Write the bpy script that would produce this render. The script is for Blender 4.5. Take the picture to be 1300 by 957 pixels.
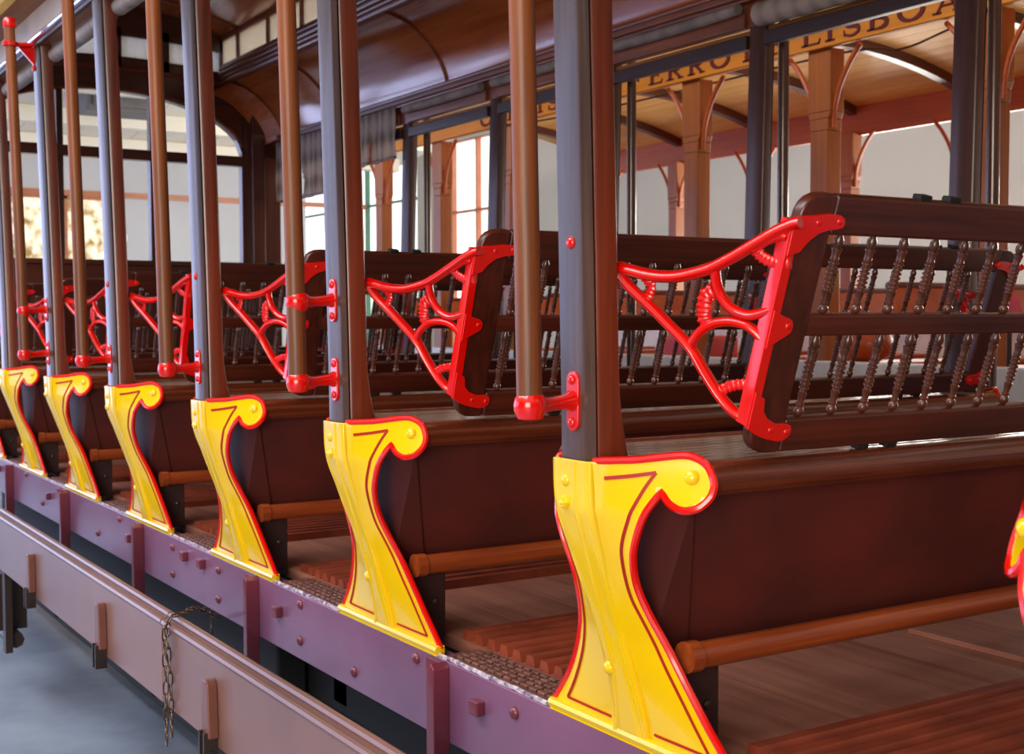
import bpy, bmesh, math, random
from mathutils import Vector, Matrix, noise
random.seed(7)
for o in list(bpy.data.objects): bpy.data.objects.remove(o)
sc = bpy.context.scene
COL = sc.collection
# ------------------------------------------------------------------ camera
cd = bpy.data.cameras.new('camera'); cam = bpy.data.objects.new('camera', cd); COL.objects.link(cam)
YAW, PIT, ROL = 0.566170357, 0.0455673034, -0.00317141848
f_ = Vector((math.sin(YAW)*math.cos(PIT), math.cos(YAW)*math.cos(PIT), -math.sin(PIT)))
r_ = Vector((math.cos(YAW), -math.sin(YAW), 0)); u_ = r_.cross(f_)
c_, s_ = math.cos(ROL), math.sin(ROL)
r2 = c_*r_ + s_*u_; u2 = -s_*r_ + c_*u_
M = Matrix(((r2.x, u2.x, -f_.x), (r2.y, u2.y, -f_.y), (r2.z, u2.z, -f_.z))).to_4x4()
M.translation = Vector((-1.10782946, -1.60280451, 0.212506786))
cam.matrix_world = M
cd.sensor_fit = 'HORIZONTAL'; cd.sensor_width = 36.0
cd.lens = 36.0*1626.85118/1300.0
cd.clip_start = 0.02; cd.clip_end = 200
cd.dof.use_dof = True; cd.dof.focus_distance = 2.35; cd.dof.aperture_fstop = 9.0
sc.camera = cam
# ------------------------------------------------------------------ world, lights, exposure
w = bpy.data.worlds.new('hall_daylight'); sc.world = w; w.use_nodes = True
nt = w.node_tree; nt.nodes.clear()
tc = nt.nodes.new('ShaderNodeTexCoord'); sp = nt.nodes.new('ShaderNodeSeparateXYZ')
mr = nt.nodes.new('ShaderNodeMapRange'); mr.inputs[1].default_value = -0.3; mr.inputs[2].default_value = 0.9
cr = nt.nodes.new('ShaderNodeMix'); cr.data_type = 'RGBA'
cr.inputs[6].default_value = (0.30, 0.25, 0.22, 1); cr.inputs[7].default_value = (1.0, 0.97, 0.93, 1)
bg = nt.nodes.new('ShaderNodeBackground'); bg.inputs[1].default_value = 0.9
wo = nt.nodes.new('ShaderNodeOutputWorld')
nt.links.new(tc.outputs['Generated'], sp.inputs[0]); nt.links.new(sp.outputs['Z'], mr.inputs[0])
nt.links.new(mr.outputs[0], cr.inputs[0]); nt.links.new(cr.outputs[2], bg.inputs[0]); nt.links.new(bg.outputs[0], wo.inputs[0])
def area(name, loc, target, sx, sy, power, col):
    l = bpy.data.lights.new(name, 'AREA'); l.shape = 'RECTANGLE'; l.size = sx; l.size_y = sy; l.energy = power; l.color = col
    o = bpy.data.objects.new(name, l); COL.objects.link(o); o.location = loc
    d = Vector(target)-Vector(loc); o.rotation_euler = d.to_track_quat('-Z', 'Y').to_euler(); return o
area('hall_skylight', (-4.2, 2.0, 5.2), (0.2, 2.2, 0), 9, 2.2, 520, (0.93, 0.96, 1.0))
area('window_daylight_side', (-5.5, -4.5, 0.9), (0.6, 1.8, 0.7), 4, 3, 470, (1.0, 0.88, 0.74))  # added warm fill from behind left, no window stands there
area('window_daylight_right', (7.6, 3.5, 0.3), (2.4, 2.8, 1.5), 6, 2.0, 380, (1.0, 0.95, 0.86))  # added low fill to brighten roof boards and cove from below
area('window_daylight_far', (5.6, 9.0, 1.2), (2.6, 13.0, 1.6), 3, 2, 105, (1.0, 0.98, 0.95))  # added fill to brighten the far wall under the ceiling
sc.view_settings.view_transform = 'Standard'; sc.view_settings.look = 'None'
sc.view_settings.exposure = -0.1; sc.view_settings.gamma = 1.0; sc.view_settings.use_curve_mapping = False

# ------------------------------------------------------------------ materials
def s2l(c): return tuple(((v/255)/12.92 if v/255 <= .04045 else ((v/255+.055)/1.055)**2.4) for v in c)+(1,)
def newmat(n):
    m = bpy.data.materials.new(n); m.use_nodes = True; nt = m.node_tree; nt.nodes.clear()
    o = nt.nodes.new('ShaderNodeOutputMaterial'); b = nt.nodes.new('ShaderNodeBsdfPrincipled')
    nt.links.new(b.outputs[0], o.inputs[0]); return m, nt, b
def wood(n, c1, c2, grain='x', rough=.35, coat=.5, scale=1.0, bump=.02):
    m, nt, b = newmat(n)
    t = nt.nodes.new('ShaderNodeTexCoord'); mp = nt.nodes.new('ShaderNodeMapping')
    s = {'x': (1.5, 45, 45), 'y': (45, 1.5, 45), 'z': (45, 45, 1.5)}[grain]
    mp.inputs['Scale'].default_value = [v*scale for v in s]
    n1 = nt.nodes.new('ShaderNodeTexNoise'); n1.inputs['Scale'].default_value = 1.6; n1.inputs['Detail'].default_value = 6; n1.inputs['Roughness'].default_value = .65
    mp2 = nt.nodes.new('ShaderNodeMapping'); mp2.inputs['Scale'].default_value = [1.0+.12*v for v in s]
    n2 = nt.nodes.new('ShaderNodeTexNoise'); n2.inputs['Scale'].default_value = 1.1; n2.inputs['Detail'].default_value = 3
    ad = nt.nodes.new('ShaderNodeMath'); ad.operation = 'MULTIPLY_ADD'; ad.inputs[1].default_value = .5
    hl = nt.nodes.new('ShaderNodeMath'); hl.operation = 'MULTIPLY'; hl.inputs[1].default_value = .5
    cr = nt.nodes.new('ShaderNodeValToRGB'); cr.color_ramp.elements[0].position = .36; cr.color_ramp.elements[1].position = .64
    cr.color_ramp.elements[0].color = s2l(c1); cr.color_ramp.elements[1].color = s2l(c2)
    L = nt.links.new
    L(t.outputs['Object'], mp.inputs[0]); L(mp.outputs[0], n1.inputs['Vector'])
    L(t.outputs['Object'], mp2.inputs[0]); L(mp2.outputs[0], n2.inputs['Vector'])
    L(n2.outputs[0], hl.inputs[0]); L(n1.outputs[0], ad.inputs[0]); L(hl.outputs[0], ad.inputs[2])
    L(ad.outputs[0], cr.inputs[0]); L(cr.outputs[0], b.inputs['Base Color'])
    bp = nt.nodes.new('ShaderNodeBump'); bp.inputs['Strength'].default_value = .35; bp.inputs['Distance'].default_value = bump*.1
    L(n1.outputs[0], bp.inputs['Height']); L(bp.outputs[0], b.inputs['Normal'])
    b.inputs['Roughness'].default_value = rough; b.inputs['Coat Weight'].default_value = coat; b.inputs['Coat Roughness'].default_value = .16
    return m
def paint(n, c, rough=.25, coat=.6, var=.12, nscale=6, metal=0, bump=0.0, c2=None, coatr=.08):
    m, nt, b = newmat(n); L = nt.links.new
    t = nt.nodes.new('ShaderNodeTexCoord'); n1 = nt.nodes.new('ShaderNodeTexNoise'); n1.inputs['Scale'].default_value = nscale; n1.inputs['Detail'].default_value = 5
    cr = nt.nodes.new('ShaderNodeValToRGB'); a = s2l(c); c2 = s2l(c2) if c2 else tuple(v*(1-var*1.6) for v in a[:3])+(1,)
    cr.color_ramp.elements[0].position = .35; cr.color_ramp.elements[1].position = .62
    cr.color_ramp.elements[0].color = c2; cr.color_ramp.elements[1].color = a
    L(t.outputs['Object'], n1.inputs['Vector']); L(n1.outputs[0], cr.inputs[0]); L(cr.outputs[0], b.inputs['Base Color'])
    b.inputs['Roughness'].default_value = rough; b.inputs['Coat Weight'].default_value = coat; b.inputs['Coat Roughness'].default_value = coatr; b.inputs['Metallic'].default_value = metal
    if bump:
        bp = nt.nodes.new('ShaderNodeBump'); bp.inputs['Strength'].default_value = .5; bp.inputs['Distance'].default_value = bump
        L(n1.outputs[0], bp.inputs['Height']); L(bp.outputs[0], b.inputs['Normal'])
    return m
def glow(n, c, st):
    m, nt, b = newmat(n); b.inputs['Base Color'].default_value = s2l(c); b.inputs['Emission Color'].default_value = s2l(c); b.inputs['Emission Strength'].default_value = st; return m
MT = {
 'post_out': wood('aged_outer_wood', (42, 27, 22), (86, 60, 50), 'z', .34, .55),
 'post_in': wood('reddish_varnished_wood', (60, 20, 9), (112, 42, 18), 'z', .32, .4),
 'pole': wood('honey_brown_wood', (84, 42, 16), (160, 84, 30), 'z', .5, .12),
 'seatw': wood('dark_mahogany', (38, 11, 6), (92, 34, 18), 'x', .36, .3),
 'seatz': wood('dark_mahogany_upright', (38, 11, 6), (88, 32, 17), 'z', .36, .3),
 'spin': paint('turned_dark_wood', (88, 44, 27), .32, .4, .3, 40),
 'slat': wood('worn_seat_slats', (112, 84, 70), (176, 146, 126), 'x', .22, .8),
 'roll': wood('seat_edge_wood', (66, 24, 10), (132, 62, 34), 'x', .24, .7),
 'skirt': paint('maroon_panel', (96, 28, 18), .7, 0, .2, 5, c2=(74, 20, 13)),
 'footr': wood('foot_rail_wood', (112, 44, 18), (172, 80, 34), 'x', .3, .4),
 'plinth': paint('sooty_maroon', (48, 22, 20), .6, .1),
 'floor': wood('worn_floor_paint', (124, 70, 52), (172, 114, 92), 'y', .55, .08, .6),
 'batten': paint('redbrown_batten', (142, 62, 38), .5, .1, .25, 9),
 'yellow': paint('glossy_yellow', (240, 198, 0), .22, .6, .05, 3, c2=(236, 191, 0)),
 'red': paint('glossy_red', (222, 10, 3), .2, .6, .05, 3, c2=(212, 8, 3)),
 'letter': paint('dark_red_lettering', (96, 8, 4), .7, 0),
 'hinge': paint('brown_iron', (112, 64, 52), .4, .3),
 'eave': paint('matt_eave_yellow', (206, 160, 0), .6, 0),
 'canvas': paint('grey_canvas', (150, 138, 134), .85, 0, .25, 12),
 'dred': paint('dark_red_stripe', (172, 12, 2), .5, .05),
 'sill': paint('mauve_sill', (132, 84, 116), .34, .5, .18, 3, bump=.002, c2=(116, 72, 102), coatr=.25),
 'strap': paint('maroon_iron', (116, 44, 58), .4, .4),
 'board': paint('taupe_board', (124, 86, 76), .38, .4, .1, 2, c2=(108, 74, 66), coatr=.3),
 'tread': paint('rusty_tread', (132, 86, 74), .42, .3, .35, 60, bump=.002),
 'worn': paint('worn_bare_metal', (235, 225, 235), .35, .3, .8, 70, .3, bump=.004, c2=(120, 90, 120)),
 'dark': paint('sooty_black', (13, 12, 13), .75, 0),  # black parts, darkened further to stand in for shade beneath the tram
 'iron': paint('dark_iron', (60, 46, 40), .45, .2, metal=.4),
 'chain': paint('old_chain', (96, 72, 50), .4, .3, .4, 50, metal=.7),
 'steel': paint('bright_steel', (225, 225, 235), .15, .3, metal=.9),
 'beige': paint('beige_letterboard', (196, 178, 160), .4, .3),
 'soff': wood('amber_soffit', (128, 72, 6), (164, 98, 12), 'y', .6, 0),
 'cloth': None, 'cove': wood('varnished_ceiling', (142, 64, 26), (196, 106, 50), 'y', .16, .9, .35, .004),
 'mould': wood('dark_moulding', (92, 42, 24), (150, 82, 52), 'y', .35, .3),
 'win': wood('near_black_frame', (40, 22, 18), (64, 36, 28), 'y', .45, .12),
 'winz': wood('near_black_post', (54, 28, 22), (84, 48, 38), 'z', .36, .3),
 'bulk': wood('bulkhead_wood', (60, 25, 15), (92, 42, 26), 'z', .35, .5),
 'bulkx': wood('bulkhead_wood_level', (60, 25, 15), (92, 42, 26), 'x', .35, .5),
 'amber': wood('amber_fascia', (190, 110, 8), (214, 132, 16), 'y', .6, .0, .6),
 'pine': wood('pine_roof_boards', (238, 168, 76), (255, 206, 120), 'y', .6, .08, .6),
 'obrown': wood('orange_brown_wood', (164, 70, 22), (204, 98, 38), 'y', .45, .15),
 'obrownz': wood('orange_brown_post', (144, 74, 18), (182, 100, 30), 'z', .45, .15),
 'rib': wood('dark_roof_rib', (84, 42, 28), (112, 58, 40), 'x', .4, .4),
 'cream': paint('cream_panel', (236, 232, 228), .5, .2),
 'pink': paint('pink_red_panel', (226, 84, 96), .5, .2),
 'wallr': paint('hall_wall_greige', (204, 196, 184), .8, 0, .05, 1),
 'wallb': paint('hall_wall_brown', (120, 92, 76), .8, 0, .05, 1),
 'walle': paint('hall_wall_grey', (206, 206, 208), .8, 0, .05, 1),
 'white': paint('white_ceiling', (240, 232, 214), .7, 0, .04, 2),
 'green': paint('green_frame', (70, 120, 90), .5, .2),
 'orange': paint('orange_frame', (196, 120, 80), .5, .2),
 'grey': paint('grey_unit', (110, 105, 104), .6, .1),
 'pane': glow('daylit_pane', (255, 255, 255), 1.6),
 'panecool': glow('cool_daylit_pane', (196, 208, 250), 3.6),  # glow placed out of view to give cool reflections
}
# plaid / canvas cloth
m, nt, b = newmat('plaid_canvas'); L = nt.links.new
t = nt.nodes.new('ShaderNodeTexCoord'); wv = nt.nodes.new('ShaderNodeTexWave'); wv.wave_type = 'BANDS'; wv.bands_direction = 'Y'; wv.inputs['Scale'].default_value = 4; wv.inputs['Distortion'].default_value = .6
wz = nt.nodes.new('ShaderNodeTexWave'); wz.wave_type = 'BANDS'; wz.bands_direction = 'Z'; wz.inputs['Scale'].default_value = 2.2
ad = nt.nodes.new('ShaderNodeMath'); ad.operation = 'ADD'; cr = nt.nodes.new('ShaderNodeValToRGB')
cr.color_ramp.elements[0].color = s2l((136, 120, 112)); cr.color_ramp.elements[1].color = s2l((206, 192, 182)); cr.color_ramp.elements[1].position = .8
L(t.outputs['Object'], wv.inputs[0]); L(t.outputs['Object'], wz.inputs[0]); L(wv.outputs['Fac'], ad.inputs[0]); L(wz.outputs['Fac'], ad.inputs[1])
hf = nt.nodes.new('ShaderNodeMath'); hf.operation = 'MULTIPLY'; hf.inputs[1].default_value = .5; L(ad.outputs[0], hf.inputs[0]); L(hf.outputs[0], cr.inputs[0]); L(cr.outputs[0], b.inputs['Base Color']); b.inputs['Roughness'].default_value = .85
o = [x for x in nt.nodes if x.type == 'OUTPUT_MATERIAL'][0]; tr = nt.nodes.new('ShaderNodeBsdfTranslucent'); mx = nt.nodes.new('ShaderNodeMixShader'); mx.inputs[0].default_value = .45
L(cr.outputs[0], tr.inputs[0]); L(b.outputs[0], mx.inputs[1]); L(tr.outputs[0], mx.inputs[2]); L(mx.outputs[0], o.inputs[0])
MT['cloth'] = m
# frosted clerestory glass
m, nt, b = newmat('frosted_glass'); L = nt.links.new
nt.nodes.remove(b); o = [x for x in nt.nodes if x.type == 'OUTPUT_MATERIAL'][0]
tr = nt.nodes.new('ShaderNodeBsdfTranslucent'); tr.inputs[0].default_value = (.92, .9, .84, 1)
gl = nt.nodes.new('ShaderNodeBsdfGlossy'); gl.inputs['Roughness'].default_value = .25
df = nt.nodes.new('ShaderNodeBsdfTransparent'); df.inputs[0].default_value = (.85, .85, .82, 1)
m1 = nt.nodes.new('ShaderNodeMixShader'); m1.inputs[0].default_value = .35; m2 = nt.nodes.new('ShaderNodeMixShader'); m2.inputs[0].default_value = .08
L(tr.outputs[0], m1.inputs[1]); L(df.outputs[0], m1.inputs[2]); L(m1.outputs[0], m2.inputs[1]); L(gl.outputs[0], m2.inputs[2]); L(m2.outputs[0], o.inputs[0])
nz = nt.nodes.new('ShaderNodeTexNoise'); nz.inputs['Scale'].default_value = 60; bp = nt.nodes.new('ShaderNodeBump'); bp.inputs['Distance'].default_value = .01
t = nt.nodes.new('ShaderNodeTexCoord'); L(t.outputs['Object'], nz.inputs[0]); L(nz.outputs[0], bp.inputs['Height']); L(bp.outputs[0], tr.inputs['Normal']); L(bp.outputs[0], gl.inputs['Normal'])
MT['frost'] = m
# concrete ground
m, nt, b = newmat('hall_concrete'); L = nt.links.new
t = nt.nodes.new('ShaderNodeTexCoord'); n1 = nt.nodes.new('ShaderNodeTexNoise'); n1.inputs['Scale'].default_value = 1.1; n1.inputs['Detail'].default_value = 8; n1.inputs['Roughness'].default_value = .6
cr = nt.nodes.new('ShaderNodeValToRGB'); cr.color_ramp.elements[0].color = s2l((92, 104, 128)); cr.color_ramp.elements[1].color = s2l((150, 160, 178)); cr.color_ramp.elements[0].position = .35; cr.color_ramp.elements[1].position = .65
L(t.outputs['Object'], n1.inputs[0]); L(n1.outputs[0], cr.inputs[0]); L(cr.outputs[0], b.inputs['Base Color']); b.inputs['Roughness'].default_value = .42
MT['conc'] = m
# foliage seen through the far window
m, nt, b = newmat('sunlit_foliage'); L = nt.links.new
t = nt.nodes.new('ShaderNodeTexCoord'); n1 = nt.nodes.new('ShaderNodeTexNoise'); n1.inputs['Scale'].default_value = 9; n1.inputs['Detail'].default_value = 6
cr = nt.nodes.new('ShaderNodeValToRGB'); cr.color_ramp.elements[0].color = s2l((150, 120, 60)); cr.color_ramp.elements[1].color = s2l((255, 246, 214)); cr.color_ramp.elements[0].position = .36; cr.color_ramp.elements[1].position = .6
L(t.outputs['Object'], n1.inputs[0]); L(n1.outputs[0], cr.inputs[0]); L(cr.outputs[0], b.inputs['Base Color']); L(cr.outputs[0], b.inputs['Emission Color']); b.inputs['Emission Strength'].default_value = .75
MT['foli'] = m

# ------------------------------------------------------------------ mesh helpers
class MB:
    def __init__(s): s.v = []; s.f = []
    def add(s, vs, fs):
        k = len(s.v); s.v += [tuple(v) for v in vs]; s.f += [tuple(i+k for i in f) for f in fs]; return s
    def box(s, x0, x1, y0, y1, z0, z1, fn=None):
        vs = [(x, y, z) for x in (x0, x1) for y in (y0, y1) for z in (z0, z1)]
        if fn: vs = [fn(*v) for v in vs]
        return s.add(vs, [(0, 1, 3, 2), (4, 6, 7, 5), (0, 4, 5, 1), (2, 3, 7, 6), (0, 2, 6, 4), (1, 5, 7, 3)])
    def prism(s, poly, fn, d0, d1):      # poly 2d; fn(a,b,d)->xyz
        n = len(poly); vs = [fn(a, b, d0) for a, b in poly]+[fn(a, b, d1) for a, b in poly]
        fs = [tuple(range(n)), tuple(range(2*n-1, n-1, -1))]+[(i, i+n, (i+1) % n+n, (i+1) % n) for i in range(n)]
        return s.add(vs, fs)
    def tube(s, path, r, n=10, caps=True, closed=False, flat=None):   # r number or list; flat=(axis Vector, factor)
        P = [Vector(p) for p in path]; m = len(P); R = r if isinstance(r, (list, tuple)) else [r]*m
        rings = []; prev = None
        for i in range(m):
            a = P[(i-1) % m] if (closed or i > 0) else P[0]; c = P[(i+1) % m] if (closed or i < m-1) else P[-1]
            t = (c-a).normalized()
            if prev is None:
                h = Vector((0, 0, 1)) if abs(t.z) < .9 else Vector((1, 0, 0)); nrm = (h-t*h.dot(t)).normalized()
            else: nrm = (prev-t*prev.dot(t)).normalized()
            prev = nrm; bn = t.cross(nrm)
            ring = []
            for k in range(n):
                an = 2*math.pi*k/n; off = (nrm*math.cos(an)+bn*math.sin(an))*R[i]
                if flat: off = off+flat[0]*(off.dot(flat[0])*(flat[1]-1))
                ring.append(P[i]+off)
            rings.append(ring)
        vs = [v for q in rings for v in q]; fs = []
        for i in range(m if closed else m-1):
            j = (i+1) % m
            for k in range(n): fs.append((i*n+k, i*n+(k+1) % n, j*n+(k+1) % n, j*n+k))
        if caps and not closed: fs += [tuple(range(n-1, -1, -1)), tuple((m-1)*n+k for k in range(n))]
        return s.add(vs, fs)
    def lathe(s, prof, fn, n=12):        # prof [(r,h)]; fn(a,b,h)->xyz
        m = len(prof); vs = [fn(r*math.cos(2*math.pi*k/n), r*math.sin(2*math.pi*k/n), h) for r, h in prof for k in range(n)]
        fs = [(i*n+k, i*n+(k+1) % n, (i+1)*n+(k+1) % n, (i+1)*n+k) for i in range(m-1) for k in range(n)]
        fs += [tuple(range(n-1, -1, -1)), tuple((m-1)*n+k for k in range(n))]
        return s.add(vs, fs)
    def dome(s, c, axis, r, h=None, n=10):
        h = h or r*.7; ax = Vector(axis).normalized(); u = ax.orthogonal().normalized(); v = ax.cross(u); c = Vector(c)
        prof = [(r*math.cos(t), h*math.sin(t)) for t in (0, .35, .7, 1.1, 1.5)]
        return s.lathe([(r, -h*.3)]+prof, lambda a, b_, q: c+u*a+v*b_+ax*q, n)
    def grid(s, fn, nu, nv, thick=None):
        vs = [fn(i/nu, j/nv) for i in range(nu+1) for j in range(nv+1)]; w_ = nv+1
        fs = [(i*w_+j, (i+1)*w_+j, (i+1)*w_+j+1, i*w_+j+1) for i in range(nu) for j in range(nv)]
        return s.add(vs, fs)
    def build(s, name, mat, parent=None, smooth=False, bevel=0, solid=0, segs=2):
        me = bpy.data.meshes.new(name); me.from_pydata([tuple(v) for v in s.v], [], s.f); me.materials.append(MT[mat] if isinstance(mat, str) else mat)
        bm = bmesh.new(); bm.from_mesh(me); bmesh.ops.recalc_face_normals(bm, faces=bm.faces); bm.to_mesh(me); bm.free()
        o = bpy.data.objects.new(name, me); COL.objects.link(o)
        if parent: o.parent = parent
        if solid: md = o.modifiers.new('solid', 'SOLIDIFY'); md.thickness = solid; md.offset = 0
        if bevel: md = o.modifiers.new('bevel', 'BEVEL'); md.width = bevel; md.segments = segs; md.limit_method = 'ANGLE'; md.angle_limit = .7
        if smooth or bevel:
            for p in me.polygons: p.use_smooth = True
            md = o.modifiers.new('norm', 'WEIGHTED_NORMAL') if bevel else None
            if smooth and not bevel:
                me.set_sharp_from_angle(angle=.75)
        return o
def tag(o, label=None, cat=None, group=None, kind=None):
    if label: o['label'] = label
    if cat: o['category'] = cat
    if group: o['group'] = group
    if kind: o['kind'] = kind
    return o
def empty(name, loc=(0, 0, 0)):
    o = bpy.data.objects.new(name, None); COL.objects.link(o); o.location = loc; o.empty_display_size = .05; return o
def kids(o): return [c for c in bpy.data.objects if c.parent == o]
def copy_tree(o, parent=None):
    c = o.copy(); COL.objects.link(c)
    if parent: c.parent = parent
    for ch in kids(o): copy_tree(ch, c)
    return c
def smoothpath(pts, n=6):
    P = [Vector(p) for p in pts]; out = []
    for i in range(len(P)-1):
        a = P[max(i-1, 0)]; b_ = P[i]; c = P[i+1]; d = P[min(i+2, len(P)-1)]
        for k in range(n):
            t = k/n; out.append(.5*((2*b_)+(-a+c)*t+(2*a-5*b_+4*c-d)*t*t+(-a+3*b_-3*c+d)*t**3))
    out.append(P[-1]); return out
def interp(x, xs, ys):
    if x <= xs[0]: return ys[0]
    for i in range(len(xs)-1):
        if x <= xs[i+1]: return ys[i]+(ys[i+1]-ys[i])*(x-xs[i])/(xs[i+1]-xs[i])
    return ys[-1]
S = .85
WID = 1.98
def lean(z): return -.024*max(0, z)**1.3

# ================================================================== SETTING
GZ = -1.25
tag(MB().box(-8, 9, -9, 16, GZ-.1, GZ).build('floor', 'conc'), kind='structure')
# right hall wall with tall bright windows
RX = 8.0
wr = MB()
segs = [(-9, 9.6), (10.6, 11.0), (12.9, 13.0), (14.4, 15.0), (16.8, 17.5)]
wr.box(RX, RX+.3, -9, 12.9, GZ, 5.0); wr.box(RX, RX+.3, 14.4, 15.35, GZ, 5.0)
wr.box(RX, RX+.3, 12.9, 14.4, 2.72, 5.0); wr.box(RX, RX+.3, 12.9, 14.4, GZ, -.4)
wr.box(RX, RX+.3, 15.35, 20, 2.9, 5.0); wr.box(RX, RX+.3, 15.35, 20, GZ, -.4)
tag(wr.build('wall_right', 'wallr'), kind='structure')
tag(MB().box(-8.3, 9, -9.3, -9, GZ, 3.6).build('wall_rear', 'wallb'), kind='structure')
wl = MB().box(-8.3, -8, -9, 5, GZ, 3.4).box(-8.3, -8, 5, 13.3, 2.9, 3.4).box(-8.3, -8, 5, 13.3, GZ, -.6)
for y in (5, 7, 9, 11, 13): wl.box(-8.3, -8, y-.12, y+.12, -.6, 2.9)
tag(wl.build('wall_left', 'wallb'), kind='structure')
for i_, y in enumerate((5, 7, 9, 11)):  # unseen glowing windows, added so the post faces reflect blue
    f = MB()
    for a in (.12, 1.0, 1.88): f.box(-8.12, -8.05, y+a-.03, y+a+.03, -.6, 2.9)
    for z in (-.57, 1.1, 2.87): f.box(-8.11, -8.04, y+.12, y+1.88, z-.03, z+.03)
    r_w = tag(f.build('window_%d' % (5+i_), 'white'), kind='structure'); MB().box(-8.2, -8.15, y+.1, y+1.9, -.6, 2.9).build('pane', 'panecool', r_w)
def window(name, y0, y1, z0, z1, ys, zs, fm, x=RX):
    f = MB(); t_ = .035
    for y in [y0, y1]+ys: f.box(x+.05, x+.13, y-t_/2, y+t_/2, z0, z1)
    for z in [z0, z1]+zs: f.box(x+.04, x+.12, y0, y1, z-t_/2, z+t_/2)
    r = tag(f.build(name, fm), kind='structure')
    MB().box(x+.14, x+.15, y0, y1, z0, z1).build('pane', 'pane', r)
window('window_1', 12.9, 14.4, -.4, 2.72, [13.72], [1.72], 'orange')
window('window_2', 15.35, 20, -.4, 2.9, [17.2, 18.6], [2.02], 'green')
# far end wall: right part with foliage window; left part unseen glowing glazing added for cool reflections
EY = 13.0
we = MB()
we.box(-8, -6.6, EY, EY+.3, GZ, 4.6); we.box(-.5, 1.7, EY, EY+.3, GZ, 4.6); we.box(3.0, 5.2, EY, EY+.3, GZ, 4.6)
we.box(1.7, 3.0, EY, EY+.3, 1.58, 4.6); we.box(1.7, 3.0, EY, EY+.3, GZ, .2); we.box(-6.6, -.5, EY, EY+.3, 3.4, 4.6)
tag(we.build('wall_far', 'walle'), kind='structure')
f = MB()
for x in (1.7, 2.35, 3.0): f.box(x-.03, x+.03, EY+.02, EY+.1, .2, 1.58)
f.box(1.7, 3.0, EY+.02, EY+.1, 1.55, 1.61); f.box(1.7, 3.0, EY+.02, EY+.1, .17, .23)
r = tag(f.build('window_3', 'orange'), kind='structure'); MB().box(1.7, 3.0, EY+.14, EY+.15, .2, 1.58).build('pane', 'foli', r)
f = MB()
for x in (-6.6, -5.1, -3.6, -2.1, -.5): f.box(x-.04, x+.04, EY+.02, EY+.1, GZ, 3.4)
for z in (GZ+.1, .9, 2.2, 3.4): f.box(-6.6, -.5, EY+.02, EY+.1, z-.04, z+.04)
r = tag(f.build('window_4', 'walle'), kind='structure'); MB().box(-6.6, -.5, EY+.14, EY+.15, GZ, 3.4).build('pane', 'panecool', r)
tag(MB().box(1.0, 6.0, EY-.03, EY, 1.58, 1.64).build('trim_1', 'orange'), kind='structure')
# white boarded ceiling beyond the tram with cross beams
cz = lambda y: 2.1+(EY-y)*.13
c = MB()
x = -2.0
while x < 6.2:
    c.box(x, x+.27, 7.0, EY, 0, .03, lambda a, b_, d: (a, b_, cz(b_)+d)); x += .29
tag(c.build('ceiling', 'white'), kind='structure')
for k, y in enumerate((8.2, 9.3, 10.4, 11.5, 12.5)):
    tag(MB().box(-2, 6.2, y-.07, y+.07, cz(y)-.16, cz(y)+.005).build('trim_%d' % (k+2), 'white', bevel=.01), kind='structure')
hz = MB().box(2.0, 2.72, 10.6, 11.0, 2.16, 2.42).box(2.05, 2.67, 10.57, 10.6, 2.2, 2.38)
tag(hz.build('air_heater', 'grey', bevel=.02), 'grey box shaped heater hanging under the white boarded ceiling', 'heater')
hg = MB().box(2.1, 2.13, 10.75, 10.78, 2.40, 2.5).box(2.6, 2.63, 10.75, 10.78, 2.40, 2.5)
hg.build('hanger', 'iron', bpy.data.objects['air_heater'])

# ================================================================== TRAM: posts
def make_post(inner_mat='post_in', outer_mat='post_out'):
    root = empty('side_post')
    zs = [-.03, 0, .03, .06, .1, .15, .3, .5, .7, .9, 1.1, 1.22]
    def loft(secf):
        mb = MB(); secs = [secf(z) for z in zs]; n = len(secs[0])
        vs = [(x+lean(z), y, z) for z, s in zip(zs, secs) for x, y in s]
        fs = [(i*n+k, i*n+(k+1) % n, (i+1)*n+(k+1) % n, (i+1)*n+k) for i in range(len(zs)-1) for k in range(n)]
        fs += [tuple(range(n)), tuple((len(zs)-1)*n+k for k in range(n-1, -1, -1))]
        return mb.add(vs, fs)
    loft(lambda z: [(0, -.001), (0, -.060), (.0025, -.066), (.0085, -.078), (.0085, .0), (.004, 0)]).build('outer_cap', outer_mat, root, smooth=True)
    loft(lambda z: [(.0085, -.070), (.0125, -.070), (.0125, -.008), (.0085, -.008)]).build('groove_strip', 'steel' if 0 else 'iron', root)
    fl = lambda z: .018*max(0, 1-max(z, 0)/.13)**2
    loft(lambda z: [(.0125, -.0775), (.018, -.081), (.0485+fl(z), -.0815), (.0525+fl(z), -.077), (.0525+fl(z), -.003), (.0485+fl(z), .001), (.018, .001), (.0125, -.002)]).build('inner_stile', inner_mat, root, smooth=True)
    return root
def post_bolt(root, z):
    MB().dome((lean(z)-.0005, -.034, z), (-1, 0, 0), .010, .006, 8).build('bolt', 'red', root, smooth=True)
ORD = ['nearest', 'second', 'third', 'fourth', 'fifth', 'sixth', 'seventh', 'eighth']
proto_post = make_post()
near_posts = {}
for k in range(0, 8):      # k=1 is the big post right of the middle
    p = proto_post if k == 1 else copy_tree(proto_post)
    p.location = (0, S*(k-1), 0); near_posts[k] = p
for k in near_posts:
    if k in (1, 3, 4): post_bolt(near_posts[k], .325)
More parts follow.
